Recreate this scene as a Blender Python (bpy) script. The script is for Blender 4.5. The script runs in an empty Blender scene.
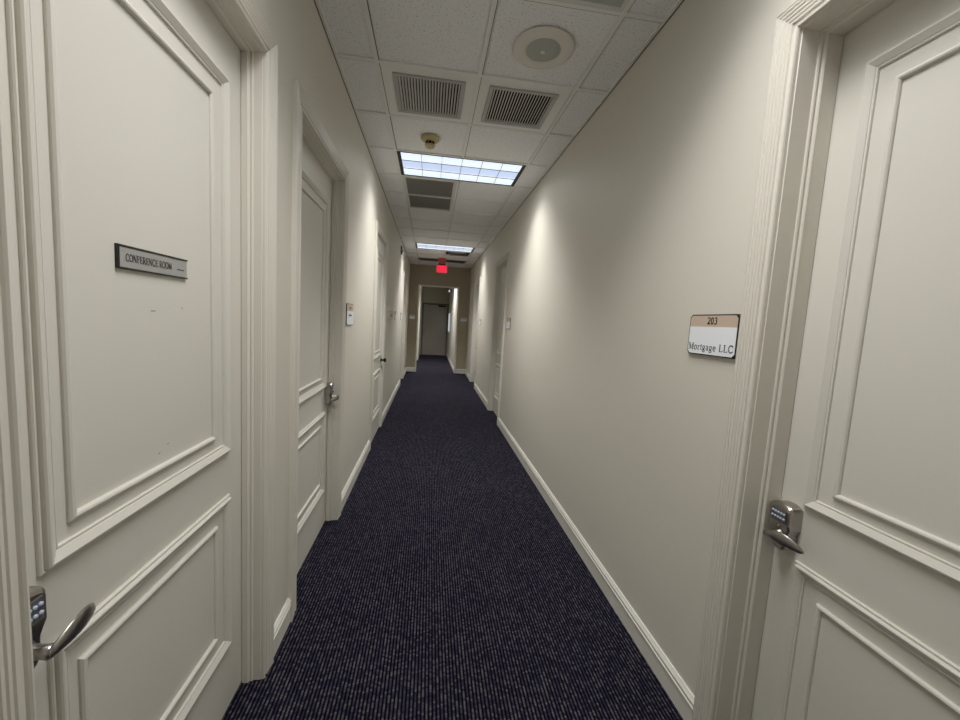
import bpy, bmesh, math, random
from mathutils import Vector, Matrix
random.seed(7)
scene = bpy.context.scene
C = scene.collection

# ------------------------------------------------------------ camera
CAM_H = 1.495
FPX = 390.75
yaw, pit, rol = 0.1312, -0.0963, 0.0575
fwd = Vector((math.sin(yaw)*math.cos(pit), math.cos(yaw)*math.cos(pit), math.sin(pit)))
rt0 = Vector((math.cos(yaw), -math.sin(yaw), 0))
up0 = rt0.cross(fwd)
rt = math.cos(rol)*rt0 + math.sin(rol)*up0
up = -math.sin(rol)*rt0 + math.cos(rol)*up0
cam_data = bpy.data.cameras.new('camera')
cam_data.sensor_width = 36.0
cam_data.sensor_fit = 'HORIZONTAL'
cam_data.lens = FPX/960*36.0
cam_data.clip_start = 0.02
cam = bpy.data.objects.new('camera', cam_data)
C.objects.link(cam)
m = Matrix((rt, up, -fwd)).transposed().to_4x4()
m.translation = Vector((0, 0, CAM_H))
cam.matrix_world = m
scene.camera = cam

# ------------------------------------------------------------ world, colour, lights
world = bpy.data.worlds.new('world')
scene.world = world
world.use_nodes = True
world.node_tree.nodes['Background'].inputs[0].default_value = (0.02, 0.02, 0.02, 1)
world.node_tree.nodes['Background'].inputs[1].default_value = 1.0
scene.view_settings.view_transform = 'Standard'
scene.view_settings.look = 'None'
scene.view_settings.gamma = 1.0
scene.view_settings.use_curve_mapping = False
scene.view_settings.exposure = 0.0

CEIL = 2.98
XL, XR = -0.62, 1.06
YE = 11.1          # end wall
YB = -4.6          # wall behind the camera
GX0, GY0, T = 0.23, 1.906, 0.6096     # ceiling grid
LENS_EMIT = 1.0
def troffer_light(x, y, power, cut=51, sx=1.14, sy=0.36, col=(1.0, 0.985, 0.965)):
    d = bpy.data.lights.new('troffer_lamp', 'AREA')
    d.shape = 'RECTANGLE'; d.size = sx; d.size_y = sy
    d.energy = power; d.color = col; d.spread = math.radians(160)
    # photometry of a deep-cell louver: full output inside the cut-off angle, little outside it
    d.use_nodes = True
    nt = d.node_tree; em = nt.nodes['Emission']
    ge = nt.nodes.new('ShaderNodeNewGeometry'); dt = nt.nodes.new('ShaderNodeVectorMath'); dt.operation = 'DOT_PRODUCT'
    nt.links.new(ge.outputs['Normal'], dt.inputs[0]); nt.links.new(ge.outputs['Incoming'], dt.inputs[1])
    mr = nt.nodes.new('ShaderNodeMapRange'); mr.interpolation_type = 'SMOOTHSTEP'
    mr.inputs['From Min'].default_value = math.cos(math.radians(cut+7)); mr.inputs['From Max'].default_value = math.cos(math.radians(cut-9))
    mr.inputs['To Min'].default_value = 0.14; mr.inputs['To Max'].default_value = 1.0
    nt.links.new(dt.outputs['Value'], mr.inputs['Value']); nt.links.new(mr.outputs['Result'], em.inputs['Strength'])
    o = bpy.data.objects.new('troffer_lamp', d)
    o.location = (x, y, CEIL-0.012)
    C.objects.link(o)
    return o
LX = GX0
L1Y = GY0+3.5*T
L2Y = GY0+10.5*T
L0Y = GY0-1.5*T
troffer_light(LX, L0Y, 25)
troffer_light(LX, GY0-8.5*T, 30)  # added out of view behind the camera, for more bounce onto the ceiling
troffer_light(LX, L1Y, 33)
troffer_light(LX, L2Y, 34)
troffer_light(0.15, 12.5, 58, 64)

# ------------------------------------------------------------ materials
def srgb(r, g, b):
    f = lambda c: (c/255/12.92) if c/255 <= 0.04045 else ((c/255+0.055)/1.055)**2.4
    return (f(r), f(g), f(b), 1)
def mat(name, col, rough=0.5, metal=0.0, spec=0.5):
    M = bpy.data.materials.new(name); M.use_nodes = True
    b = M.node_tree.nodes['Principled BSDF']
    b.inputs['Base Color'].default_value = col
    b.inputs['Roughness'].default_value = rough
    b.inputs['Metallic'].default_value = metal
    b.inputs['Specular IOR Level'].default_value = spec
    return M
def bump_noise(M, scale, strength, dist=0.002, detail=3):
    nt = M.node_tree; b = nt.nodes['Principled BSDF']
    tc = nt.nodes.new('ShaderNodeTexCoord'); n = nt.nodes.new('ShaderNodeTexNoise')
    n.inputs['Scale'].default_value = scale; n.inputs['Detail'].default_value = detail
    bp = nt.nodes.new('ShaderNodeBump'); bp.inputs['Strength'].default_value = strength
    bp.inputs['Distance'].default_value = dist
    nt.links.new(tc.outputs['Object'], n.inputs['Vector'])
    nt.links.new(n.outputs['Fac'], bp.inputs['Height'])
    nt.links.new(bp.outputs['Normal'], b.inputs['Normal'])
    return n
def vary(M, c1, c2, scale):
    nt = M.node_tree; b = nt.nodes['Principled BSDF']
    tc = nt.nodes.new('ShaderNodeTexCoord'); n = nt.nodes.new('ShaderNodeTexNoise')
    n.inputs['Scale'].default_value = scale; n.inputs['Detail'].default_value = 4
    r = nt.nodes.new('ShaderNodeValToRGB')
    r.color_ramp.elements[0].position = 0.35; r.color_ramp.elements[0].color = c1
    r.color_ramp.elements[1].position = 0.65; r.color_ramp.elements[1].color = c2
    nt.links.new(tc.outputs['Object'], n.inputs['Vector'])
    nt.links.new(n.outputs['Fac'], r.inputs['Fac'])
    nt.links.new(r.outputs['Color'], b.inputs['Base Color'])

M_wall = mat('painted_wall', srgb(220, 216, 204), 0.55, spec=0.35)
bump_noise(M_wall, 160, 0.12, 0.001)
M_trim = mat('painted_trim', srgb(223, 219, 208), 0.38, spec=0.5)
M_door = mat('painted_door', srgb(221, 218, 208), 0.42, spec=0.45)
bump_noise(M_door, 90, 0.06, 0.001)
M_base = mat('painted_baseboard', srgb(232, 230, 221), 0.38)
M_tbar = mat('ceiling_grid_paint', srgb(242, 240, 237), 0.5)
M_tile = mat('acoustic_tile', srgb(200, 198, 193), 0.9, spec=0.1)
def tile_nodes(M):
    nt = M.node_tree; b = nt.nodes['Principled BSDF']
    tc = nt.nodes.new('ShaderNodeTexCoord')
    n = nt.nodes.new('ShaderNodeTexNoise'); n.inputs['Scale'].default_value = 95; n.inputs['Detail'].default_value = 5
    r = nt.nodes.new('ShaderNodeValToRGB')
    r.color_ramp.elements[0].position = 0.33; r.color_ramp.elements[0].color = srgb(212, 211, 210)
    r.color_ramp.elements[1].position = 0.43; r.color_ramp.elements[1].color = srgb(247, 247, 248)
    bp = nt.nodes.new('ShaderNodeBump'); bp.inputs['Strength'].default_value = 0.5; bp.inputs['Distance'].default_value = 0.002
    nt.links.new(tc.outputs['Object'], n.inputs['Vector'])
    nt.links.new(n.outputs['Fac'], r.inputs['Fac'])
    nt.links.new(r.outputs['Color'], b.inputs['Base Color'])
    nt.links.new(n.outputs['Fac'], bp.inputs['Height'])
    nt.links.new(bp.outputs['Normal'], b.inputs['Normal'])
tile_nodes(M_tile)
M_vent = mat('vent_enamel', srgb(222, 219, 214), 0.45)
M_ventframe = mat('vent_frame_grey', srgb(190, 187, 186), 0.45)
M_dark = mat('dark_void', srgb(22, 20, 20), 0.8)
M_filter = mat('grey_filter_mesh', srgb(158, 155, 150), 0.8)
M_shadowstrip = mat('grid_shadow_strip_paint', srgb(112, 108, 102), 0.8)
M_louver = mat('louver_blade', srgb(120, 128, 140), 0.4)
M_black = mat('black_fixture_edge', srgb(14, 14, 18), 0.35)
M_cream = mat('aged_cream_plastic', srgb(198, 184, 140), 0.45)
M_spk = mat('speaker_grille', srgb(180, 184, 176), 0.5)
M_spkring = mat('speaker_ring', srgb(232, 226, 219), 0.5)
M_greypanel = mat('grey_panel', srgb(180, 184, 180), 0.6)
M_nickel = mat('brushed_nickel', srgb(178, 173, 168), 0.30, 1.0)
M_key = mat('keypad_button', srgb(190, 202, 225), 0.3)
M_keyplate = mat('keypad_plate', srgb(120, 118, 118), 0.35, 0.6)
M_bronze = mat('dark_bronze', srgb(40, 34, 30), 0.35, 0.7)
M_signblack = mat('sign_black', srgb(18, 16, 15), 0.3)
M_signwhite = mat('sign_white', srgb(246, 249, 255), 0.35)
M_signtan = mat('sign_tan', srgb(205, 184, 166), 0.4)
M_signgrey = mat('sign_grey', srgb(172, 172, 169), 0.4, 0.15)
M_ink = mat('sign_ink', srgb(14, 16, 26), 0.9, spec=0.05)
M_inkblack = mat('sign_black_ink', srgb(10, 9, 9), 0.9, spec=0.05)
M_fardoor = mat('far_door_paint', srgb(150, 141, 128), 0.5)
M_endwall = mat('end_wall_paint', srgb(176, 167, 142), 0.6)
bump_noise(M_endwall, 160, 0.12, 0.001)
M_scuff = mat('scuff', srgb(150, 146, 138), 0.7)

def emis(name, col, s):
    M = bpy.data.materials.new(name); M.use_nodes = True
    b = M.node_tree.nodes['Principled BSDF']
    b.inputs['Base Color'].default_value = (0.02, 0.02, 0.02, 1)
    b.inputs['Emission Color'].default_value = col
    b.inputs['Emission Strength'].default_value = s
    return M
M_exit = emis('exit_red_glow', srgb(255, 20, 60), 1.2)
M_exitedge = emis('exit_panel_glow', srgb(215, 50, 75), 0.9)

def lens_material():
    # three tube rows over the width of the fixture: bright, dimmer between tubes, bright
    M = bpy.data.materials.new('lit_lens'); M.use_nodes = True
    nt = M.node_tree; b = nt.nodes['Principled BSDF']
    b.inputs['Base Color'].default_value = (0.3, 0.3, 0.3, 1)
    b.inputs['Roughness'].default_value = 0.4
    tc = nt.nodes.new('ShaderNodeTexCoord'); sp = nt.nodes.new('ShaderNodeSeparateXYZ')
    r = nt.nodes.new('ShaderNodeValToRGB')
    e = r.color_ramp.elements
    e[0].position = 0.0; e[0].color = srgb(226, 240, 255)
    e[1].position = 1.0; e[1].color = srgb(226, 240, 255)
    for p, c in ((0.30, (235, 246, 255)), (0.37, (184, 202, 236)), (0.60, (192, 208, 238)), (0.68, (240, 248, 255))):
        x = e.new(p); x.color = srgb(*c)
    nt.links.new(tc.outputs['Generated'], sp.inputs[0])
    nt.links.new(sp.outputs[1], r.inputs['Fac'])
    nt.links.new(r.outputs['Color'], b.inputs['Emission Color'])
    b.inputs['Emission Strength'].default_value = LENS_EMIT
    return M
M_lens = lens_material()

def carpet_material():
    M = mat('ribbed_carpet', srgb(40, 38, 48), 0.95, spec=0.05)
    nt = M.node_tree; b = nt.nodes['Principled BSDF']
    N = nt.nodes.new; Lk = nt.links.new
    tc = N('ShaderNodeTexCoord'); sp = N('ShaderNodeSeparateXYZ')
    Lk(tc.outputs['Object'], sp.inputs[0])
    def math_(op, a, c=None, v=None):
        n = N('ShaderNodeMath'); n.operation = op
        if hasattr(a, 'links'): Lk(a, n.inputs[0])
        else: n.inputs[0].default_value = a
        if c is not None:
            if hasattr(c, 'links'): Lk(c, n.inputs[1])
            else: n.inputs[1].default_value = c
        return n.outputs[0]
    P = 0.0148
    u = math_('DIVIDE', sp.outputs[0], P)
    fu = math_('FRACT', u); iu = math_('FLOOR', u)
    ridge = math_('SINE', math_('MULTIPLY', fu, math.pi))
    # loops along each rib, shifted from rib to rib
    sh = math_('FRACT', math_('MULTIPLY', iu, 0.618))
    v = math_('ADD', math_('DIVIDE', sp.outputs[1], 0.0105), sh)
    loop = math_('SINE', math_('MULTIPLY', math_('FRACT', v), math.pi))
    cell = N('ShaderNodeCombineXYZ'); Lk(iu, cell.inputs[0]); Lk(math_('FLOOR', v), cell.inputs[1])
    wn = N('ShaderNodeTexWhiteNoise'); wn.noise_dimensions = '2D'; Lk(cell.outputs[0], wn.inputs['Vector'])
    ridge_s = math_('POWER', ridge, 3.0)
    h = math_('MULTIPLY', ridge_s, math_('ADD', math_('MULTIPLY', loop, 0.4), 0.6))
    cr = N('ShaderNodeValToRGB')
    e = cr.color_ramp.elements
    e[0].position = 0; e[0].color = srgb(52, 48, 74)
    e[1].position = 1; e[1].color = srgb(116, 113, 120)
    x = e.new(0.5); x.color = srgb(74, 71, 90)
    Lk(wn.outputs['Value'], cr.inputs['Fac'])
    mix = N('ShaderNodeMix'); mix.data_type = 'RGBA'
    mix.inputs['A'].default_value = srgb(5, 4, 10)
    Lk(h, mix.inputs['Factor']); Lk(cr.outputs['Color'], mix.inputs['B'])
    big = N('ShaderNodeTexNoise'); big.inputs['Scale'].default_value = 2.5
    Lk(tc.outputs['Object'], big.inputs['Vector'])
    mx2 = N('ShaderNodeMix'); mx2.data_type = 'RGBA'; mx2.blend_type = 'MULTIPLY'
    mx2.inputs['Factor'].default_value = 0.35
    Lk(mix.outputs['Result'], mx2.inputs['A']); Lk(big.outputs['Fac'], mx2.inputs['B'])
    Lk(mx2.outputs['Result'], b.inputs['Base Color'])
    bp = N('ShaderNodeBump'); bp.inputs['Strength'].default_value = 0.8; bp.inputs['Distance'].default_value = 0.003
    Lk(h, bp.inputs['Height']); Lk(bp.outputs['Normal'], b.inputs['Normal'])
    b.inputs['Sheen Weight'].default_value = 0.03
    b.inputs['Sheen Tint'].default_value = srgb(150, 150, 190)
    return M
M_carpet = carpet_material()

# ------------------------------------------------------------ mesh helpers
def link(name, bm, material, parent=None, smooth=False):
    bmesh.ops.recalc_face_normals(bm, faces=bm.faces)
    me = bpy.data.meshes.new(name)
    bm.to_mesh(me); bm.free()
    me.materials.append(material)
    if smooth:
        for p in me.polygons: p.use_smooth = True
    o = bpy.data.objects.new(name, me)
    C.objects.link(o)
    if parent is not None: o.parent = parent
    return o
def structure(o):
    o['kind'] = 'structure'; return o
def tag(o, label, cat, group=None):
    o['label'] = label; o['category'] = cat
    if group: o['group'] = group
    return o
def empty(name, loc=(0, 0, 0)):
    o = bpy.data.objects.new(name, None); o.location = loc
    o.empty_display_size = 0.05
    C.objects.link(o); return o

def idf(u, z, d): return (u, d, z)
# frames turning (u along wall, z height, d out of wall into the corridor) into world points
FL = lambda u, z, d: (XL+d, u, z)
FR = lambda u, z, d: (XR-d, u, z)
FE = lambda u, z, d: (u, YE-d, z)
def shifted(F, du=0, dz=0, dd=0):
    return lambda u, z, d: F(u+du, z+dz, d+dd)

def box(bm, F, u0, u1, z0, z1, d0, d1, bev=0.0):
    vs = [bm.verts.new(F(u, z, d)) for u in (u0, u1) for z in (z0, z1) for d in (d0, d1)]
    fs = []
    for idx in ((0, 1, 3, 2), (4, 6, 7, 5), (0, 4, 5, 1), (2, 3, 7, 6), (0, 2, 6, 4), (1, 5, 7, 3)):
        fs.append(bm.faces.new([vs[i] for i in idx]))
    if bev > 0:
        es = list({e for f in fs for e in f.edges})
        bmesh.ops.bevel(bm, geom=es, offset=bev, segments=2, affect='EDGES', profile=0.6)
def sweep_frame(bm, F, u0, u1, z0, z1, prof, closed_path=True):
    """prof: closed loop of (inset from the rectangle edge, height). Mitred rectangle."""
    loops = []
    for (i, d) in prof:
        if closed_path:
            pts = [(u0+i, z0+i), (u1-i, z0+i), (u1-i, z1-i), (u0+i, z1-i)]
        else:      # door shape: inset positive = outwards
            pts = [(u0-i, z0), (u0-i, z1+i), (u1+i, z1+i), (u1+i, z0)]
        loops.append([bm.verts.new(F(a, b, d)) for a, b in pts])
    n = len(loops); k = 4 if closed_path else 3
    for a in range(n):
        A, B = loops[a], loops[(a+1) % n]
        for s in range(k):
            t = (s+1) % 4
            bm.faces.new((A[s], A[t], B[t], B[s]))
    if not closed_path:
        bm.faces.new([L[0] for L in loops]); bm.faces.new([L[3] for L in reversed(loops)])
def sweep_line(bm, F, u0, u1, prof):
    """prof: closed (z, d) loop swept along u"""
    A = [bm.verts.new(F(u0, z, d)) for z, d in prof]
    B = [bm.verts.new(F(u1, z, d)) for z, d in prof]
    n = len(prof)
    for i in range(n):
        j = (i+1) % n
        bm.faces.new((A[i], A[j], B[j], B[i]))
    bm.faces.new(A); bm.faces.new(list(reversed(B)))
def lathe(bm, P, prof, seg=32, axis='d'):
    """P(a, b, h): a,b in plane, h along axis; prof = [(r, h)]"""
    rings = []
    for r, h in prof:
        if r < 1e-6: rings.append([bm.verts.new(P(0, 0, h))])
        else: rings.append([bm.verts.new(P(r*math.cos(2*math.pi*i/seg), r*math.sin(2*math.pi*i/seg), h)) for i in range(seg)])
    for A, B in zip(rings, rings[1:]):
        for i in range(seg):
            j = (i+1) % seg
            if len(A) == 1 and len(B) == 1: continue
            if len(A) == 1: bm.faces.new((A[0], B[j], B[i]))
            elif len(B) == 1: bm.faces.new((A[i], A[j], B[0]))
            else: bm.faces.new((A[i], A[j], B[j], B[i]))

# ------------------------------------------------------------ stroke lettering with serifs
def arc(cx, cy, rx, ry, a0, a1, n=14):
    return [(cx+rx*math.cos(math.radians(a0+(a1-a0)*i/n)), cy+ry*math.sin(math.radians(a0+(a1-a0)*i/n))) for i in range(n+1)]
TK, TN, SF = 0.115, 0.055, 0.05      # thick, thin, serif
def ser(x, y, w=0.26): return ([(x-w/2, y), (x+w/2, y)], SF)
G = {
 'M': (0.95, [([(0.14, 0), (0.14, 1)], TN), ([(0.14, 1), (0.46, 0.05)], TK), ([(0.46, 0.05), (0.80, 1)], TN), ([(0.80, 0), (0.80, 1)], TK), ser(.14, .02), ser(.80, .02), ser(.10, .98, .22), ser(.84, .98, .22)]),
 'N': (0.82, [([(0.14, 0), (0.14, 1)], TN), ([(0.12, 1), (0.68, 0.02)], TK), ([(0.68, 0), (0.68, 1)], TN), ser(.14, .02), ser(.10, .98, .22), ser(.68, .98)]),
 'L': (0.66, [([(0.18, 0), (0.18, 1)], TK), ([(0.10, .03), (0.60, .03)], TN), ([(0.59, .02), (0.62, .26)], TN), ser(.18, .98, .30)]),
 'C': (0.76, [(arc(.42, .5, .33, .49, 48, 312, 20), TK*.9), ([(0.66, .98), (0.66, .70)], TN), ([(0.66, .02), (0.68, .26)], TN)]),
 'O': (0.84, [(arc(.42, .5, .35, .48, 0, 360, 28), TK*.9)]),
 'F': (0.64, [([(0.18, 0), (0.18, 1)], TK), ([(0.10, .97), (0.58, .97)], TN), ([(0.57, .98), (0.59, .74)], TN), ([(0.18, .52), (0.46, .52)], TN), ([(0.46, .40), (0.46, .64)], TN), ser(.18, .02, .30)]),
 'E': (0.68, [([(0.18, 0), (0.18, 1)], TK), ([(0.10, .97), (0.59, .97)], TN), ([(0.58, .98), (0.60, .74)], TN), ([(0.18, .52), (0.46, .52)], TN), ([(0.46, .40), (0.46, .64)], TN), ([(0.10, .03), (0.61, .03)], TN), ([(0.60, .02), (0.64, .28)], TN)]),
 'R': (0.76, [([(0.18, 0), (0.18, 1)], TK), ([(0.10, .97), (0.38, .97)]+arc(.38, .735, .20, .235, 90, -90, 10)+[(0.18, .50)], TN*1.3), ([(0.36, .50), (0.68, .02)], TK), ser(.18, .02, .28), ser(.70, .02, .14)]),
 'o': (0.56, [(arc(.28, .32, .21, .31, 0, 360, 22), TK*.75)]),
 'r': (0.42, [([(0.14, 0), (0.14, .62)], TK*.8), ([(0.14, .45), (0.24, .60), (0.37, .60)], TN*1.3), ser(.14, .02, .24), ser(.09, .61, .12)]),
 't': (0.36, [([(0.16, .82), (0.16, .12), (0.22, .03), (0.33, .05)], TK*.75), ([(0.02, .62), (0.32, .62)], TN)]),
 'g': (0.54, [(arc(.24, .42, .17, .21, 0, 360, 18), TK*.65), ([(0.36, .58), (0.48, .64)], TN), (arc(.24, -.12, .21, .14, 0, 360, 18), TN*1.2), ([(0.12, .24), (0.10, .12), (0.38, .06)], TN*1.4)]),
 'a': (0.50, [([(0.08, .52), (0.16, .62), (0.28, .62), (0.35, .52), (0.35, .08), (0.46, .02)], TK*.7), (arc(.21, .19, .14, .17, 0, 360, 14), TN*1.2)]),
 'e': (0.50, [([(0.07, .34), (0.43, .34)]+arc(.25, .32, .19, .31, 8, 320, 16), TK*.65)]),
 '2': (0.54, [(arc(.27, .73, .20, .25, 160, -30, 12)+[(0.08, .06)], TK*.8), ([(0.06, .05), (0.48, .05)], TK), ([(0.47, .04), (0.49, .2)], TN)]),
 '0': (0.54, [(arc(.27, .5, .18, .47, 0, 360, 24), TK*.9)]),
 '3': (0.54, [(arc(.25, .74, .18, .23, 150, -80, 10)+arc(.25, .27, .21, .26, 80, -150, 12), TK*.85)]),
 'X': (0.74, [([(0.10, 0), (0.64, 1)], .14), ([(0.10, 1), (0.64, 0)], .14)]),
 'I': (0.32, [([(0.16, 0), (0.16, 1)], .16)]),
 'T': (0.70, [([(0.35, 0), (0.35, 1)], .15), ([(0.04, .93), (0.66, .93)], .14)]),
 ' ': (0.34, []),
}
def text_width(s, track=0.04): return sum(G[c][0]+track for c in s)
def lettering(bm, F, s, uc, z0, cap, d, width=None, flip=1, track=0.04, sx=None, weight=1.5):
    """flat raised letters, centred on uc; flip = -1 when +u runs to the reader's left"""
    w = text_width(s, track)
    if width: kx = width/w
    else: kx = cap*(sx or 1)
    x = -w*kx/2
    for ch in s:
        adv, strokes = G[ch]
        for k, (pts, tw) in enumerate(strokes):
            P = [Vector((x+px*kx, z0+py*cap)) for px, py in pts]
            hw = tw*(kx+cap)/4*weight
            n = len(P); closed = (P[0]-P[-1]).length < 1e-6
            Ls, Rs = [], []
            for i in range(n):
                if closed:
                    a = P[(i-1) % (n-1)] if i else P[n-2]; b = P[(i+1) % (n-1)] if i < n-1 else P[1]
                else:
                    a = P[max(0, i-1)]; b = P[min(n-1, i+1)]
                t = (b-a).normalized(); nn = Vector((-t.y, t.x))*hw
                Ls.append(P[i]+nn); Rs.append(P[i]-nn)
            dd = d+0.0005+k*0.00004
            L = [bm.verts.new(F(uc+flip*q.x, q.y, dd)) for q in Ls]
            Rr = [bm.verts.new(F(uc+flip*q.x, q.y, dd)) for q in Rs]
            for i in range(n-1):
                bm.faces.new((L[i], L[i+1], Rr[i+1], Rr[i]))
        x += (adv+track)*kx

# ------------------------------------------------------------ room shell
# openings along each corridor wall: (u0, u1, height)
OL = [(0.662, 1.546, 2.385), (1.935, 2.825, 2.385), (4.42, 5.32, 2.41), (8.80, 9.70, 2.41)]
OR = [(0.23, 1.128, 2.42), (5.60, 6.50, 2.41), (8.72, 9.62, 2.41)]
WT = 0.17
def wall_with_openings(F, u0, u1, openings, zt=CEIL+0.04, wt=WT):
    bm = bmesh.new()
    cur = u0
    for a, b, h in openings:
        a -= 0.0055; b += 0.0055; h += 0.0055
        box(bm, F, cur, a, 0, zt, -wt, 0)
        box(bm, F, a, b, h, zt, -wt, 0)
        cur = b
    box(bm, F, cur, u1, 0, zt, -wt, 0)
    return bm
structure(link('wall_left', wall_with_openings(FL, YB, YE, OL), M_wall))
structure(link('wall_right', wall_with_openings(FR, YB, YE, OR), M_wall))
bm = bmesh.new(); FB = lambda u, z, d: (u, YB+d, z)
box(bm, FB, XL-WT, XR+WT, 0, CEIL+0.04, -0.15, 0)
structure(link('wall_back', bm, M_wall))
# end wall with its open doorway into the passage beyond
PX0, PX1, PH = -0.35, 0.745, 2.41
structure(link('wall_end', wall_with_openings(FE, XL-WT, XR+WT, [(PX0, PX1, PH)], wt=0.14), M_endwall))
YF = 16.5
bm = bmesh.new(); FPR = lambda u, z, d: (PX1-d, u, z)
box(bm, FPR, YE+0.14, YF, 0, CEIL+0.04, -0.12, 0)
structure(link('wall_passage_right', bm, M_wall))
bm = bmesh.new(); FPL = lambda u, z, d: (PX0-0.03+d, u, z)
box(bm, FPL, 14.2, YF, 0, CEIL+0.04, -0.12, 0)
structure(link('wall_passage_left', bm, M_wall))
bm = bmesh.new()
box(bm, idf, -2.2, PX0-0.15, 0, CEIL+0.04, 14.2, 14.32)
box(bm, idf, -2.32, -2.2, 0, CEIL+0.04, YE+0.14, 14.32)
structure(link('wall_side_hall', bm, M_wall))
FF = lambda u, z, d: (u, YF-d, z)
FD0, FD1, FDH = -0.30, 0.68, 2.12
structure(link('wall_far', wall_with_openings(FF, PX0-0.2, PX1+0.15, [(FD0, FD1, FDH)], wt=0.12), M_endwall))

bm = bmesh.new()
box(bm, idf, XL-0.3, XR+0.3, -0.05, 0, YB-0.15, YE+0.14)
box(bm, idf, -2.32, XR+0.3, -0.05, 0, YE+0.14, YF+0.3)
structure(link('floor', bm, M_carpet))

# ceiling: tiles set between the metal grid, cells with fixtures left open
fixture_cells = {}
for c in (-1, 0):
    for r in (3, 10, -2, -9): fixture_cells[(c, r)] = 1
    fixture_cells[(c, 1)] = 1
for key in ((-1, 4), (-1, 5), (-1, 13), (0, 13), (0, 11), (0, -1)): fixture_cells[key] = 1
bm = bmesh.new()
xs = [XL-0.01, GX0-T, GX0, GX0+T, XR+0.01]
r0 = math.floor((YB-GY0)/T)
r1 = math.ceil((YE-GY0)/T)
for r in range(r0, r1):
    ya, yb = max(YB, GY0+r*T), min(YE, GY0+(r+1)*T)
    for ci, c in enumerate((-2, -1, 0, 1)):
        if (c, r) in fixture_cells: continue
        box(bm, idf, xs[ci], xs[ci+1], CEIL+0.009, CEIL+0.018, ya, yb)
box(bm, idf, -2.3, XR+0.2, CEIL+0.004, CEIL+0.016, YE+0.14, YF)
ceiling = structure(link('ceiling', bm, M_tile))
bm = bmesh.new()
tb = 0.012
for x in (GX0-T, GX0, GX0+T):
    cuts = sorted([(GY0+r*T+tb, GY0+(r+1)*T-tb) for r in (3, 10, -2, -9)]) if x == GX0 else []
    c0 = YB
    for ya, yb in cuts+[(YE, YE)]:
        box(bm, idf, x-tb, x+tb, CEIL-0.001, CEIL+0.012, c0, ya); c0 = yb
for r in range(r0+1, r1):
    y = GY0+r*T
    for a, b in zip(xs, xs[1:]):
        box(bm, idf, a+0.0, b-0.0, CEIL-0.0005, CEIL+0.011, y-tb, y+tb)
box(bm, idf, XL, XL+0.02, CEIL-0.002, CEIL+0.012, YB, YE)
box(bm, idf, XR-0.02, XR, CEIL-0.002, CEIL+0.012, YB, YE)
box(bm, idf, XL, XR, CEIL-0.002, CEIL+0.012, YE-0.02, YE)
link('ceiling_grid', bm, M_tbar, ceiling)
# dark strips painting in the shadow line beside the grid and along the wall angle
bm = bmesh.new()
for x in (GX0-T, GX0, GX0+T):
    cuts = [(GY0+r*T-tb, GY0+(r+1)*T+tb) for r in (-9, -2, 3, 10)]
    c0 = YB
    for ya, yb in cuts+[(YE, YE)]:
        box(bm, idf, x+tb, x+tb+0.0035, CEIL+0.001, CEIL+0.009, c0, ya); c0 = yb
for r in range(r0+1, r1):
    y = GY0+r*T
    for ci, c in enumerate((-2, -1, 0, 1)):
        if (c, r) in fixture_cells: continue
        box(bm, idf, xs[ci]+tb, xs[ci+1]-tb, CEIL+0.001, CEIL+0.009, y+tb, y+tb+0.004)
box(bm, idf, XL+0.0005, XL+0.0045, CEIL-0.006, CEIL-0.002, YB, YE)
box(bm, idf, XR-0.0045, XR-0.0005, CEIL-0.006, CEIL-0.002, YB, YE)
link('grid_shadow_strips', bm, M_shadowstrip, ceiling)
bm = bmesh.new()
box(bm, idf, XL-WT, XR+WT, CEIL+0.16, CEIL+0.20, YB, YE+0.1)
link('ceiling_deck', bm, M_dark, ceiling)

# baseboards
CW = 0.084       # casing width
BH = 0.125
base_prof = [(0, 0), (0, 0.013), (0.082, 0.013), (0.086, 0.017), (0.092, 0.017), (0.096, 0.012), (0.100, 0.012), (0.104, 0.0155), (0.110, 0.0155), (0.118, 0.010), (BH, 0.006), (BH, 0)]
def baseboard(name, F, spans):
    bm = bmesh.new()
    for a, b in spans: sweep_line(bm, F, a, b, base_prof)
    return structure(link(name, bm, M_base))
def gaps(u0, u1, openings, cw=CW):
    out, cur = [], u0
    for a, b, h in openings:
        out.append((cur, a-cw)); cur = b+cw
    out.append((cur, u1)); return out
baseboard('baseboard_left', FL, gaps(YB, YE, OL))
baseboard('baseboard_right', FR, gaps(YB, YE, OR))
baseboard('baseboard_end', FE, [(XL+0.015, PX0-0.03), (PX1+0.03, XR-0.015)])
baseboard('baseboard_passage', FPR, [(YE+0.0, YF)])

# ------------------------------------------------------------ door casings with jambs
def casing_profile(w=CW):
    p = [(0.003, 0.0), (0.003, 0.010), (0.005, 0.015), (0.009, 0.016), (0.012, 0.013), (0.014, 0.009), (0.024, 0.009)]
    o = 0.024
    for k in range(5):       # five flutes
        base = 0.012+0.0012*k
        p += [(o+0.0020, base+0.0028), (o+0.0080, base+0.0036), (o+0.0105, base-0.0005)]
        o += 0.0116
    p += [(w-0.001, 0.020), (w, 0.018), (w, 0.0)]
    return p
def jamb_profile(dface, stop=True):
    # o measured outwards from the clear opening; negative = into the opening
    q = [(0.003, 0.0), (0.0, -0.001)]
    if stop:
        s = dface*0.50
        q += [(0.0, s+0.006), (-0.004, s+0.005), (-0.006, s+0.001), (-0.004, s-0.003), (-0.004, s-0.006), (-0.009, s-0.008), (-0.012, s-0.012), (-0.011, s-0.016), (-0.011, dface+0.002), (0.0, dface+0.002)]
    q += [(0.0, -WT+0.001), (0.006, -WT+0.001), (0.006, 0.0)]
    return q
trim_no = [0]
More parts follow.
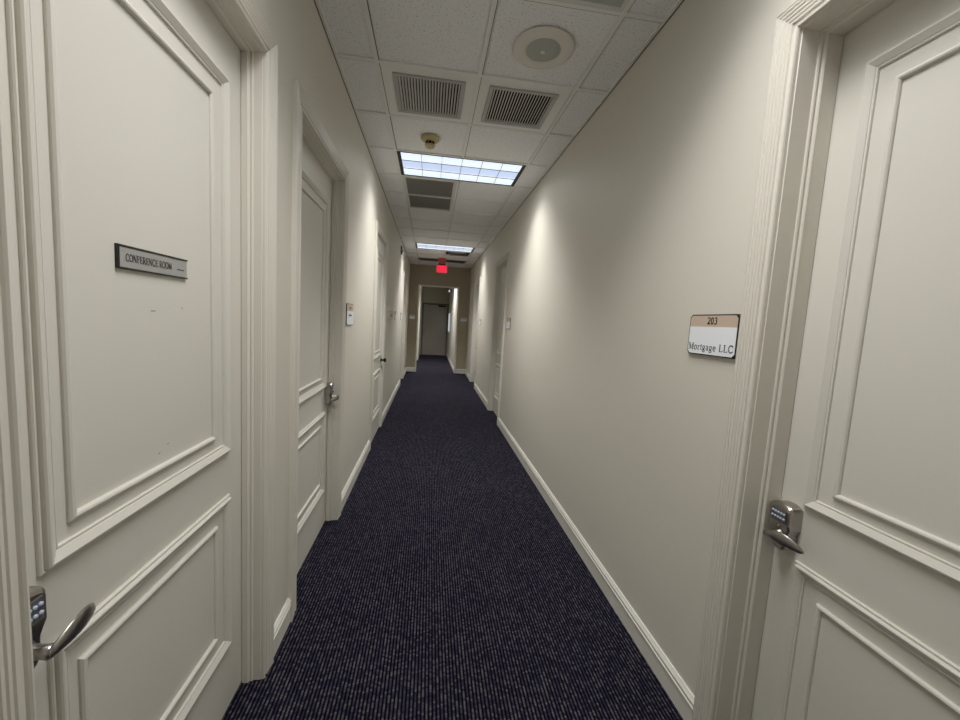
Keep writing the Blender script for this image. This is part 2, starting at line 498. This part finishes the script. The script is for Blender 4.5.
def door_trim(F, a, b, h, dface, stop=True):
    trim_no[0] += 1
    bm = bmesh.new()
    sweep_frame(bm, F, a, b, 0, h, casing_profile(), closed_path=False)
    t = structure(link('trim_%d' % trim_no[0], bm, M_trim))
    bm = bmesh.new()
    sweep_frame(bm, F, a, b, 0, h, jamb_profile(dface, stop), closed_path=False)
    link('door_jamb', bm, M_trim, t)
    return t

# ------------------------------------------------------------ keypad lock with lever
def keypad_lock(F, uc, zc, dface, sgn, parent):
    """sgn: direction along u in which the lever points (towards the hinges)"""
    bm = bmesh.new()
    # body: shield outline, wide keypad head tapering to a rounded lower end
    out = []
    W, H = 0.038, 0.080
    for i in range(13):
        a = math.pi*i/12
        out.append((W*math.cos(a), H-0.016+0.016*math.sin(a)))
    out += [(-W, 0.016), (-W*0.98, 0.002), (-W*0.80, -0.018), (-W*0.78, -0.05)]
    for i in range(1, 9):
        a = math.pi+math.pi*i/9
        out.append((W*0.78*math.cos(a), -0.052+0.026*math.sin(a)))
    out += [(W*0.78, -0.05), (W*0.80, -0.018), (W*0.98, 0.002), (W, 0.016)]
    rings = []
    for k, d in ((1.0, 0.0), (1.0, 0.030), (0.95, 0.037), (0.86, 0.040)):
        rings.append([bm.verts.new(F(uc+x*k, zc+y*k*1.0, dface+d+(0.006 if y > 0.01 and d > 0.02 else 0))) for x, y in out])
    for A, B in zip(rings, rings[1:]):
        for i in range(len(A)):
            j = (i+1) % len(A); bm.faces.new((A[i], A[j], B[j], B[i]))
    bm.faces.new(rings[-1]); bm.faces.new(list(reversed(rings[0])))
    body = link('keypad_lock', bm, M_nickel, parent)
    bm = bmesh.new()
    box(bm, F, uc-0.026, uc+0.026, zc+0.018, zc+0.060, dface+0.043, dface+0.0485, 0.0015)
    kp = link('keypad_plate', bm, M_keyplate, body)
    for r in range(2):
        for c in range(5):
            bm = bmesh.new()
            u, z = uc-0.020+0.010*c, zc+0.032+0.016*r
            lathe(bm, lambda a, b, h: F(u+a, z+b, dface+0.048+h), [(0.0039, 0), (0.0039, 0.0025), (0.003, 0.0035), (0, 0.0038)], 10)
            link('keypad_button', bm, M_key, body, True)
    # key cylinder under the keypad
    bm = bmesh.new()
    lathe(bm, lambda a, b, h: F(uc+a, zc+0.003+b, dface+0.038+h), [(0.006, 0), (0.006, 0.006), (0.004, 0.0072), (0, 0.0072)], 14)
    link('thumb_cap', bm, M_nickel, body, True)
    # lever: hub, neck and a curved flat blade
    bm = bmesh.new()
    zl = zc-0.024
    lathe(bm, lambda a, b, h: F(uc+a, zl+b, dface+0.034+h), [(0.019, 0), (0.019, 0.006), (0.0125, 0.010), (0.0115, 0.034), (0.0125, 0.044), (0.009, 0.049), (0, 0.050)], 20)
    n = 14
    secs = []
    for i in range(n+1):
        t = i/n
        u = uc+sgn*(-0.008+0.116*t)
        z = zl+0.013*math.sin(t*math.pi*0.9)-0.004*t*t
        d = dface+0.082+0.006*math.sin(t*math.pi)-0.020*t*t
        hh = 0.0080+0.0115*math.sin(t*math.pi) if t < 0.93 else 0.008
        th = 0.0045
        if i == n: hh, th = 0.004, 0.002
        ring = []
        for q in range(12):
            a = 2*math.pi*q/12
            ring.append(bm.verts.new(F(u, z+hh*math.sin(a), d+th*math.cos(a))))
        secs.append(ring)
    for A, B in zip(secs, secs[1:]):
        for q in range(12):
            bm.faces.new((A[q], A[(q+1) % 12], B[(q+1) % 12], B[q]))
    bm.faces.new(secs[0]); bm.faces.new(list(reversed(secs[-1])))
    lv = link('lever', bm, M_nickel, body, True)
    return body

def round_knob(F, uc, zc, dface, parent, material):
    bm = bmesh.new()
    lathe(bm, lambda a, b, h: F(uc+a, zc+b, dface+h), [(0.033, 0), (0.033, 0.005), (0.024, 0.011), (0.013, 0.014), (0.012, 0.034), (0.022, 0.042), (0.028, 0.054), (0.026, 0.066), (0.015, 0.072), (0, 0.073)], 24)
    return link('door_knob', bm, material, parent, True)

# ------------------------------------------------------------ panelled doors
outer_prof = [(0, -0.001), (0, 0.005), (0.002, 0.0075), (0.005, 0.0075), (0.006, 0.0055), (0.0075, 0.0055), (0.0085, 0.0135), (0.011, 0.0165), (0.014, 0.0168), (0.017, 0.0150), (0.030, 0.0075), (0.0305, 0.0055), (0.032, 0.0055), (0.033, 0.0065), (0.036, 0.0060), (0.037, 0.003), (0.037, -0.001)]
bead_prof = [(0, -0.001), (0, 0.005), (0.003, 0.009), (0.0075, 0.0105), (0.012, 0.009), (0.015, 0.005), (0.015, -0.001)]
door_no = [0]
def panelled_door(F, a, b, h, dface, upper, lower, ub, lb, gap=0.003, material=None):
    """upper/lower = outer moulding (u0,u1,z0,z1); ub/lb = inner beads"""
    door_no[0] += 1
    bm = bmesh.new()
    box(bm, F, a+gap, b-gap, 0.008, h-gap, dface-0.044, dface)
    o = structure(link('door_%d' % door_no[0], bm, material or M_door))
    G_ = shifted(F, 0, 0, dface)
    for rect, prof, nm in ((upper, outer_prof, 'panel_moulding'), (lower, outer_prof, 'panel_moulding'), (ub, bead_prof, 'panel_bead'), (lb, bead_prof, 'panel_bead')):
        bm = bmesh.new()
        sweep_frame(bm, G_, rect[0], rect[1], rect[2], rect[3], prof)
        link(nm, bm, material or M_door, o)
    return o
def std_panels(a, b, top=2.22):
    U = (a+0.112, b-0.110, 0.995, top); UB = (a+0.188, b-0.205, 1.062, top-0.082)
    Lw = (a+0.112, b-0.110, 0.265, 0.833); LB = (a+0.188, b-0.200, 0.345, 0.758)
    return U, Lw, UB, LB

DL, DR, DR2 = -0.067, -0.130, -0.067
# left door 1, the near door with the conference room sign
a, b, h = OL[0]; door_trim(FL, a, b, h, DL)
d1 = panelled_door(FL, a, b, h, DL, (0.760, 1.439, 0.990, 2.228), (0.770, 1.439, 0.262, 0.836), (0.823, 1.350, 1.060, 2.143), (0.832, 1.356, 0.345, 0.760))
keypad_lock(FL, 0.690, 0.926, DL, 1, d1)
bm = bmesh.new()
for (y, z, s) in ((1.07, 1.475, .016), (1.19, 1.485, .006), (1.085, 1.105, .007), (1.12, 1.12, .006)):
    box(bm, shifted(FL, 0, 0, DL), y, y+s, z, z+0.0025, 0.0, 0.0004)
sc_ = link('scuff_marks', bm, M_scuff, d1)
# left door 2
a, b, h = OL[1]; door_trim(FL, a, b, h, DL-0.002)
d2 = panelled_door(FL, a, b, h, DL-0.002, *std_panels(a, b))
keypad_lock(FL, b-0.065, 0.945, DL-0.002, -1, d2)
# left door 3, almost flush with the wall, hinges on the corridor side
a, b, h = OL[2]; door_trim(FL, a, b, h, -0.012, stop=False)
d3 = panelled_door(FL, a, b, h, -0.008, *std_panels(a, b, 2.25))
round_knob(FL, b-0.065, 0.925, -0.008, d3, M_bronze)
for z in (0.25, 1.56, 2.20):
    bm = bmesh.new()
    lathe(bm, lambda p, q, hh: FL(a+0.001+p, z+hh, 0.008+q), [(0, -0.05), (0.0065, -0.05), (0.0065, 0.05), (0, 0.05)], 12)
    link('hinge', bm, M_nickel, d3, False)
# left door 4
a, b, h = OL[3]; door_trim(FL, a, b, h, DL)
d4 = panelled_door(FL, a, b, h, DL, *std_panels(a, b))
keypad_lock(FL, a+0.065, 0.92, DL, 1, d4)
# right door 1, near, room 203
a, b, h = OR[0]; door_trim(FR, a, b, h, DR)
d5 = panelled_door(FR, a, b, h, DR, (0.345, 1.037, 0.978, 2.285), (0.345, 1.037, 0.235, 0.800), (0.42, 0.955, 1.045, 2.200), (0.42, 0.955, 0.31, 0.715))
keypad_lock(FR, 1.074, 0.893, DR, -1, d5)
a, b, h = OR[1]; door_trim(FR, a, b, h, DR2)
d6 = panelled_door(FR, a, b, h, DR2, *std_panels(a, b))
keypad_lock(FR, a+0.065, 0.92, DR2, 1, d6)
a, b, h = OR[2]; door_trim(FR, a, b, h, DR2)
d7 = panelled_door(FR, a, b, h, DR2, *std_panels(a, b))
keypad_lock(FR, a+0.065, 0.92, DR2, 1, d7)
# narrow trim round the opening in the end wall
bm = bmesh.new()
sweep_frame(bm, FE, PX0, PX1, 0, PH, [(0.028, 0.0), (0.028, 0.014), (0.0, 0.016), (-0.008, 0.010), (-0.008, -0.139), (0.0, -0.139), (0.0, 0.0)], closed_path=False)
trim_no[0] += 1
structure(link('trim_%d' % trim_no[0], bm, M_trim))

# far door: plain slab, steel frame, closer and knob
bm = bmesh.new()
box(bm, FF, FD0+0.004, FD1-0.004, 0.008, FDH-0.004, -0.05, -0.006)
door_no[0] += 1
dfar = structure(link('door_%d' % door_no[0], bm, M_fardoor))
bm = bmesh.new()
lathe(bm, lambda p, q, hh: FF(-0.19+p, 1.0+q, -0.006+hh), [(0.042, 0), (0.042, 0.006), (0.03, 0.012), (0.014, 0.015), (0.013, 0.04), (0.030, 0.05), (0.034, 0.062), (0.026, 0.075), (0, 0.079)], 24)
link('door_knob', bm, M_nickel, dfar, True)
bm = bmesh.new()
box(bm, FF, 0.30, 0.62, FDH-0.085, FDH-0.025, -0.006, 0.05, 0.006)
cl = link('door_closer', bm, M_bronze, dfar)
bm = bmesh.new()
for (p, q) in (((0.46, 0.06), (0.20, 0.16)), ((0.20, 0.16), (-0.12, 0.02))):
    v0, v1 = Vector(p), Vector(q); t = (v1-v0).normalized(); nn = Vector((-t.y, t.x))*0.010
    vs = []
    for z in (FDH-0.022, FDH-0.012):
        for w in (v0+nn, v1+nn, v1-nn, v0-nn): vs.append(bm.verts.new(FF(w.x, z, w.y)))
    for f in ((0, 1, 2, 3), (4, 5, 6, 7), (0, 1, 5, 4), (1, 2, 6, 5), (2, 3, 7, 6), (3, 0, 4, 7)): bm.faces.new([vs[i] for i in f])
link('closer_arm', bm, M_bronze, cl)
bm = bmesh.new()
sweep_frame(bm, FF, FD0, FD1, 0, FDH, [(0.0, -0.10), (0.0, 0.014), (0.05, 0.014), (0.05, 0.0), (0.004, 0.0), (0.004, -0.10)], closed_path=False)
trim_no[0] += 1
structure(link('trim_%d' % trim_no[0], bm, mat('far_frame_paint', srgb(90, 84, 78), 0.5)))

# ------------------------------------------------------------ ceiling light fixtures
FC = lambda u, z, d: (u, z, CEIL-d)        # u = x, z = y, d = down from the ceiling
def troffer(yc, label, xc=LX):
    root = empty('ceiling_light', (xc, yc, CEIL))
    P = lambda u, z, d: (u, z, -d)
    bm = bmesh.new()
    hw, hh = T-0.012, T/2-0.012
    # black frame, wider at the two short ends
    for (a0, a1, b0, b1) in ((-hw, -hw+0.032, -hh, hh), (hw-0.032, hw, -hh, hh), (-hw, hw, -hh, -hh+0.014), (-hw, hw, hh-0.012, hh)):
        box(bm, P, a0, a1, b0, b1, -0.02, 0.002)
    link('fixture_frame', bm, M_black, root)
    bm = bmesh.new()
    box(bm, P, -hw+0.03, hw-0.03, -hh+0.012, hh-0.010, -0.008, -0.004)
    link('lens', bm, M_lens, root)
    bm = bmesh.new()
    for k in range(1, 6):
        x = -hw+0.03+(2*hw-0.06)*k/6
        box(bm, P, x-0.0018, x+0.0018, -hh+0.012, hh-0.01, -0.004, 0.001)
    for k in (1, 2):
        y = -hh+2*hh*k/3
        box(bm, P, -hw+0.03, hw-0.03, y-0.0018, y+0.0018, -0.004, 0.001)
    link('louver', bm, M_louver, root)
    bm = bmesh.new()
    box(bm, P, -hw, hw, -hh, hh, -0.12, -0.021)
    link('housing', bm, M_vent, root)
    tag(root, label, 'light', 'recessed corridor ceiling lights')
    return root
troffer(L0Y, 'lit recessed ceiling light above the two nearest doors')
troffer(GY0-8.5*T, 'added unseen ceiling light far behind the camera, for ceiling bounce')
troffer(L1Y, 'larger nearer lit rectangular ceiling light between the twin vents and the grey return grilles')
troffer(L2Y, 'far small-looking lit rectangular ceiling light just before the red exit sign')
troffer(12.5, 'recessed ceiling light in the passage beyond the end doorway', 0.15)

# ------------------------------------------------------------ vents
def grille(xc, yc, w, l, nslat, label, group, slat_m, depth=0.02, panel=True, bars=(), frame_m=None):
    root = empty('ceiling_vent', (xc, yc, CEIL))
    P = lambda u, z, d: (u, z, -d)
    if panel:
        bm = bmesh.new(); q = T/2-0.012
        for (a0, a1, b0, b1) in ((-q, -w/2, -q, q), (w/2, q, -q, q), (-w/2, w/2, -q, -l/2), (-w/2, w/2, l/2, q)):
            box(bm, P, a0, a1, b0, b1, -0.010, -0.003)
        link('ceiling_panel', bm, M_tbar, root)
    bm = bmesh.new()
    fr = 0.028
    sweep_frame(bm, lambda u, z, d: P(u, z, d), -w/2, w/2, -l/2, l/2, [(0, -0.003), (0, 0.004), (0.003, 0.007), (fr-0.004, 0.004), (fr, 0.0), (fr, -0.012), (fr-0.006, -0.012), (fr-0.006, -0.003)])
    for yb in bars: box(bm, P, -w/2+fr, w/2-fr, yb-0.018, yb+0.018, -0.012, 0.003)
    link('vent_frame', bm, frame_m or M_ventframe, root)
    if nslat:
        bm = bmesh.new()
        iw = w-2*fr
        for k in range(nslat):
            x = -iw/2+iw*(k+0.5)/nslat
            t = iw/nslat*0.25
            vs = [bm.verts.new(P(x+dx, y, d)) for y in (-l/2+fr-0.004, l/2-fr+0.004) for dx, d in ((-t, 0.0), (t*0.2, 0.001), (t*1.4, -0.012), (t*0.4, -0.013))]
            for f in ((0, 1, 2, 3), (4, 5, 6, 7), (0, 1, 5, 4), (1, 2, 6, 5), (2, 3, 7, 6), (3, 0, 4, 7)): bm.faces.new([vs[i] for i in f])
        link('slats', bm, slat_m, root)
    bm = bmesh.new()
    box(bm, P, -w/2, w/2, -l/2, l/2, -0.05, -0.030)
    link('duct_backing', bm, M_dark, root)
    tag(root, label, 'vent', group)
    return root
grille(-0.072, 2.825, 0.452, 0.45, 21, 'left one of the twin slatted ceiling vents beyond the round speaker', 'twin slatted vents', M_vent)
grille(0.532, 2.825, 0.452, 0.45, 21, 'right one of the twin slatted ceiling vents, beside the right wall', 'twin slatted vents', M_vent)
# grey return grilles behind the first light
def return_grille(xc, y0, y1, w, label, split=None):
    root = empty('return_grille', (xc, (y0+y1)/2, CEIL))
    P = lambda u, z, d: (u, z, -d)
    l = y1-y0
    bm = bmesh.new(); q = T/2-0.012
    sweep_frame(bm, P, -q, q, -l/2, l/2, [(0, -0.010), (0, 0.003), (0.032, 0.005), (0.036, 0.0), (0.036, -0.010)])
    if split is not None: box(bm, P, -q+0.03, q-0.03, split-0.024, split+0.024, -0.010, 0.004)
    link('vent_frame', bm, M_vent, root)
    bm = bmesh.new(); n = 34; iw = 2*q-0.07
    for k in range(n):
        x = -iw/2+iw*(k+0.5)/n
        box(bm, P, x-0.0035, x+0.0035, -l/2+0.034, l/2-0.034, -0.008, 0.001)
    link('slats', bm, M_filter, root)
    bm = bmesh.new()
    box(bm, P, -q+0.002, q-0.002, -l/2+0.01, l/2-0.01, -0.02, -0.0105)
    link('filter_pad', bm, M_filter, root)
    tag(root, label, 'vent')
    return root
return_grille(GX0-T/2, GY0+4*T+0.012, GY0+6*T-0.03, 0.55, 'grey divided return grille directly behind the nearer ceiling light', 0.02)
for c, lab in ((-1, 'dark slotted ceiling vent left of the exit sign by the end wall'), (0, 'dark slotted ceiling vent right of the exit sign by the end wall')):
    grille(GX0+(c+0.5)*T, GY0+13*T+0.25, 0.55, 0.40, 24, lab, None, M_bronze, panel=False, frame_m=M_filter)
bm = bmesh.new()
for c in (-1, 0): box(bm, idf, GX0+c*T, GX0+(c+1)*T, CEIL+0.004, CEIL+0.012, GY0+13*T+0.45, GY0+14*T)
link('filler_tile', bm, M_tile, ceiling)
# dark supply diffuser just behind the second light
root = empty('ceiling_diffuser', (GX0+0.5*T, GY0+11.5*T, CEIL))
P = lambda u, z, d: (u, z, -d)
q = T/2-0.012
bm = bmesh.new()
sweep_frame(bm, P, -q, q, -q, q, [(0, -0.01), (0, 0.004), (0.03, 0.006), (0.034, 0.0), (0.034, -0.02), (0.028, -0.02), (0.028, -0.01)])
link('diffuser_frame', bm, M_vent, root)
bm = bmesh.new()
for i, s in enumerate((0.20, 0.14, 0.08)):
    sweep_frame(bm, P, -s, s, -s, s, [(0, -0.02), (0.03, 0.008), (0.032, 0.007), (0.004, -0.022)])
link('diffuser_vanes', bm, M_filter, root)
bm = bmesh.new(); box(bm, P, -q+0.01, q-0.01, -q+0.01, q-0.01, -0.06, -0.04)
link('duct_backing', bm, M_black, root)
tag(root, 'dark square air diffuser behind the right half of the far ceiling light', 'vent')
# grey flat panel at the top edge of the picture
root = empty('ceiling_panel', (GX0+0.5*T, GY0-0.5*T, CEIL))
bm = bmesh.new(); box(bm, P, -q+0.02, q-0.02, -q+0.02, q-0.02, -0.008, -0.001)
link('panel_face', bm, M_greypanel, root)
bm = bmesh.new(); sweep_frame(bm, P, -q, q, -q, q, [(0, -0.008), (0, 0.003), (0.018, 0.003), (0.022, -0.002), (0.022, -0.008)])
link('panel_frame', bm, M_vent, root)
tag(root, 'smooth grey ceiling panel nearest the camera, in front of the round speaker', 'panel')

# speaker
root = empty('ceiling_speaker', (0.54, 2.215, CEIL))
PC = lambda a_, b_, hh: (a_, b_, -hh)
bm = bmesh.new(); lathe(bm, PC, [(0.092, -0.001), (0.092, 0.005), (0.100, 0.007), (0.150, 0.005), (0.163, 0.001), (0.164, -0.003)], 56)
link('speaker_ring', bm, M_spkring, root, True)
bm = bmesh.new(); lathe(bm, PC, [(0.093, 0.004), (0.088, 0.007), (0.045, 0.0105), (0.014, 0.0130), (0, 0.0130)], 48)
link('speaker_grille', bm, M_spk, root, True)
bm = bmesh.new(); lathe(bm, PC, [(0.013, 0.012), (0.013, 0.015), (0.009, 0.017), (0, 0.0175)], 20)
link('center_badge', bm, M_spkring, root, True)
tag(root, 'round white ceiling speaker with grey centre grille', 'speaker')

# smoke detector
root = empty('smoke_detector', (-0.068, 3.42, CEIL))
bm = bmesh.new(); lathe(bm, PC, [(0.076, -0.003), (0.076, 0.012), (0.066, 0.022), (0.052, 0.026), (0.040, 0.027), (0, 0.027)], 36)
link('detector_base', bm, M_cream, root, True)
bm = bmesh.new(); lathe(bm, PC, [(0.040, 0.024), (0.042, 0.034), (0.042, 0.036)], 32)
lathe(bm, PC, [(0.0, 0.054), (0.042, 0.054), (0.042, 0.062), (0.034, 0.074), (0.018, 0.079), (0, 0.080)], 32)
for k in range(8):
    an = 2*math.pi*(k+0.5)/8
    c_, s_ = math.cos(an), math.sin(an)
    box(bm, lambda u, z, d: (0.040*c_-(u)*s_, 0.040*s_+u*c_, -z), -0.004, 0.004, 0.032, 0.056, 0, 1e-4)
link('detector_head', bm, M_cream, root, True)
bm = bmesh.new(); lathe(bm, PC, [(0.033, 0.024), (0.033, 0.056)], 24)
link('sensing_chamber', bm, M_dark, root, True)
tag(root, 'cream smoke detector on ceiling in front of the nearer light', 'smoke detector')

# exit sign
root = empty('exit_sign', (0.22, 9.70, CEIL))
PE = lambda u, z, d: (u, -d, z)
bm = bmesh.new(); box(bm, PE, -0.085, 0.085, -0.13, -0.0, -0.028, 0.028, 0.004)
link('sign_mount', bm, mat('exit_mount', srgb(190, 90, 84), 0.5), root)
bm = bmesh.new(); box(bm, PE, -0.128, 0.128, -0.345, -0.165, -0.012, 0.012, 0.003)
pe = link('sign_panel', bm, M_exitedge, root)
bm = bmesh.new(); box(bm, PE, -0.09, 0.09, -0.166, -0.129, -0.014, 0.014)
link('sign_hanger', bm, M_black, root)
bm = bmesh.new(); lettering(bm, PE, 'EXIT', 0.0, -0.318, 0.125, 0.0125, width=0.215)
link('lettering', bm, M_exit, pe)
tag(root, 'red glowing EXIT sign hanging from ceiling before the end wall', 'exit sign')

# small dark alarm box high on left wall
# ------------------------------------------------------------ wall signs
def room_sign(F, u0, u1, z0, z1, label, flip, number=None, text=None, group=None, blank_marks=False, band=0.30, th=0.007):
    uc, zc = (u0+u1)/2, (z0+z1)/2
    root = empty('room_sign', F(uc, zc, 0))
    O = Vector(F(uc, zc, 0))
    L = lambda u, z, d: tuple(Vector(F(uc+u, zc+z, d))-O)
    w, h = (u1-u0)/2, (z1-z0)/2
    c = 0.012
    def plate(bm, w, h, c, d0, d1, zlo=None, zhi=None):
        zlo = -h if zlo is None else zlo; zhi = h if zhi is None else zhi
        pts = []
        if zlo <= -h+1e-6: pts += [(-w, -h+c), (-w+c, -h), (w-c, -h), (w, -h+c)]
        else: pts += [(-w, zlo), (w, zlo)]
        if zhi >= h-1e-6: pts += [(w, h-c), (w-c, h), (-w+c, h), (-w, h-c)]
        else: pts += [(w, zhi), (-w, zhi)]
        A = [bm.verts.new(L(p[0], p[1], d0)) for p in pts]; B = [bm.verts.new(L(p[0], p[1], d1)) for p in pts]
        n = len(pts)
        for i in range(n):
            j = (i+1) % n; bm.faces.new((A[i], A[j], B[j], B[i]))
        bm.faces.new(A); bm.faces.new(B)
    bm = bmesh.new(); plate(bm, w, h, c, 0, th)
    link('sign_backing', bm, M_signblack, root)
    b = 0.0045
    zs = h-2*h*band
    bm = bmesh.new(); plate(bm, w-b, h-b, c-0.001, th, th+0.001, zhi=zs)
    card = link('name_card', bm, M_signwhite, root)
    bm = bmesh.new(); plate(bm, w-b, h-b, c-0.001, th, th+0.001, zlo=zs)
    head = link('number_strip', bm, M_signtan, root)
    if number:
        bm = bmesh.new(); lettering(bm, L, number, 0.0, zs+(h-zs)*0.22, (h-zs)*0.52, th+0.001, width=0.054, flip=flip)
        link('lettering', bm, M_inkblack, head)
    if text:
        bm = bmesh.new(); lettering(bm, L, text, 0.0, -h+2*h*0.125, 2*h*0.165, th+0.001, width=2*w*0.935, flip=flip, track=0.05, weight=1.3)
        link('lettering', bm, M_ink, card)
    if blank_marks:
        bm = bmesh.new()
        for k in range(3): box(bm, L, -0.03+0.022*k, -0.014+0.022*k, zs+0.014, zs+0.032, th+0.001, th+0.0014)
        link('number_mark', bm, M_signblack, head)
        bm = bmesh.new()
        for k in range(5): box(bm, L, -0.05+0.021*k, -0.034+0.021*k, -0.012, 0.0, th+0.001, th+0.0014)
        link('printed_line', bm, M_ink, card)
    tag(root, label, 'sign', group)
    return root
room_sign(FR, 1.223, 1.478, 1.418, 1.574, 'white and tan room sign reading 203 Mortgage LLC beside the near right door', -1, '203', 'Mortgage LLC', th=0.012)
room_sign(FL, 3.00, 3.25, 1.415, 1.578, 'white room sign with tan top beside the second left door', 1, blank_marks=True, band=0.34)
room_sign(FL, 7.00, 7.22, 1.45, 1.60, 'nearer of the two edge-on dark room signs on left wall before the end', 1)
room_sign(FL, 8.30, 8.52, 1.45, 1.60, 'edge-on dark room sign closest to the last left door', 1)
room_sign(FE, -0.59, -0.42, 1.47, 1.63, 'small room sign on the end wall left of the doorway', 1, band=0.4)
room_sign(FE, 0.835, 1.03, 1.48, 1.63, 'small room sign on the end wall right of the doorway', 1, band=0.45)
room_sign(FR, 5.14, 5.40, 1.425, 1.575, 'dark-edged room sign beside the second right door', -1, band=0.35)
room_sign(FR, 8.22, 8.48, 1.44, 1.56, 'small dark-edged room sign beside the last right door', -1, band=0.35)
# tan framed plate after left door 3
uc, zc = 6.15, 1.52
root = empty('wall_plate', FL(uc, zc, 0))
bm = bmesh.new(); LP = lambda u, z, d: (d, u, z)
sweep_frame(bm, LP, -0.28, 0.28, -0.075, 0.075, [(0, 0), (0, 0.010), (0.02, 0.012), (0.025, 0.006), (0.025, 0)])
link('plate_frame', bm, M_signtan, root)
bm = bmesh.new(); box(bm, LP, -0.257, 0.257, -0.052, 0.052, 0, 0.005)
pf = link('plate_face', bm, M_spkring, root)
bm = bmesh.new(); lathe(bm, lambda a_, b_, hh: LP(0.06+a_, b_, 0.005+hh), [(0.028, 0), (0.028, 0.012), (0.02, 0.016), (0, 0.016)], 20)
link('dial', bm, M_filter, pf, True)
tag(root, 'beige framed wall plate with a dark dial beyond the third left door', 'wall plate')

# conference room sign on near left door
root = empty('conference_sign', (XL+DL, 1.086, 1.594))
LS = lambda u, z, d: (d, u, z)
bm = bmesh.new()
box(bm, LS, -0.124, 0.124, -0.0265, 0.0265, 0, 0.004)
box(bm, LS, -0.124, 0.124, 0.0225, 0.0265, 0.004, 0.0065)
box(bm, LS, -0.124, 0.124, -0.0265, -0.0225, 0.004, 0.0065)
box(bm, LS, -0.124, -0.1205, -0.0225, 0.0225, 0.004, 0.0055)
link('sign_holder', bm, M_signblack, root)
bm = bmesh.new(); box(bm, LS, -0.117, 0.122, -0.0222, 0.0222, 0.004, 0.0052)
ins = link('sign_insert', bm, M_signgrey, root)
bm = bmesh.new(); lettering(bm, LS, 'CONFERENCE ROOM', -0.022, -0.0080, 0.0165, 0.0053, width=0.158, flip=1, weight=1.2)
link('lettering', bm, M_inkblack, ins)
bm = bmesh.new()
for k in range(7): box(bm, LS, 0.080+0.0045*k, 0.0832+0.0045*k, -0.006, -0.003, 0.0052, 0.0054)
link('small_print', bm, M_ink, ins)
tag(root, 'narrow grey sign reading CONFERENCE ROOM on the near left door', 'sign')

# small dark strobe high on left wall, dome and notice in the passage
root = empty('wall_strobe', FL(7.80, 2.78, 0))
bm = bmesh.new(); box(bm, LP, -0.06, 0.06, -0.075, 0.075, 0, 0.03, 0.006)
link('strobe_housing', bm, mat('strobe_grey', srgb(120, 112, 100), 0.5), root)
bm = bmesh.new(); box(bm, LP, -0.03, 0.03, -0.04, 0.01, 0.03, 0.045, 0.004)
link('strobe_lens', bm, M_spk, root)
tag(root, 'small dark alarm box high on left wall near ceiling', 'alarm')

LQ = lambda u, z, d: (-d, u, z)
# narrow bright side window in the passage, close to the far door
bm = bmesh.new(); box(bm, FPR, 14.95, 16.25, 1.06, 1.78, 0.001, 0.006)
wn_ = structure(link('window_1', bm, emis('daylit_pane', srgb(205, 214, 222), 0.75)))
bm = bmesh.new(); sweep_frame(bm, FPR, 14.92, 16.28, 1.03, 1.81, [(0, 0), (0, 0.012), (0.03, 0.012), (0.03, 0)])
link('window_frame', bm, M_trim, wn_)

root = empty('wall_lamp', (PX1, 15.0, 2.60))
bm = bmesh.new(); lathe(bm, lambda a_, b_, hh: LQ(a_, b_, hh), [(0.05, 0), (0.05, 0.02), (0.02, 0.026), (0.02, 0.05)], 24)
link('lamp_mount', bm, M_bronze, root, True)
bm = bmesh.new(); lathe(bm, lambda a_, b_, hh: LQ(a_, b_, 0.05+hh), [(0.015, 0), (0.038, 0.012), (0.046, 0.034), (0.038, 0.058), (0, 0.07)], 24)
link('lamp_globe', bm, emis('globe_glow', srgb(235, 238, 240), 0.6), root, True)
tag(root, 'small white globe high on right wall of the end passage', 'lamp')
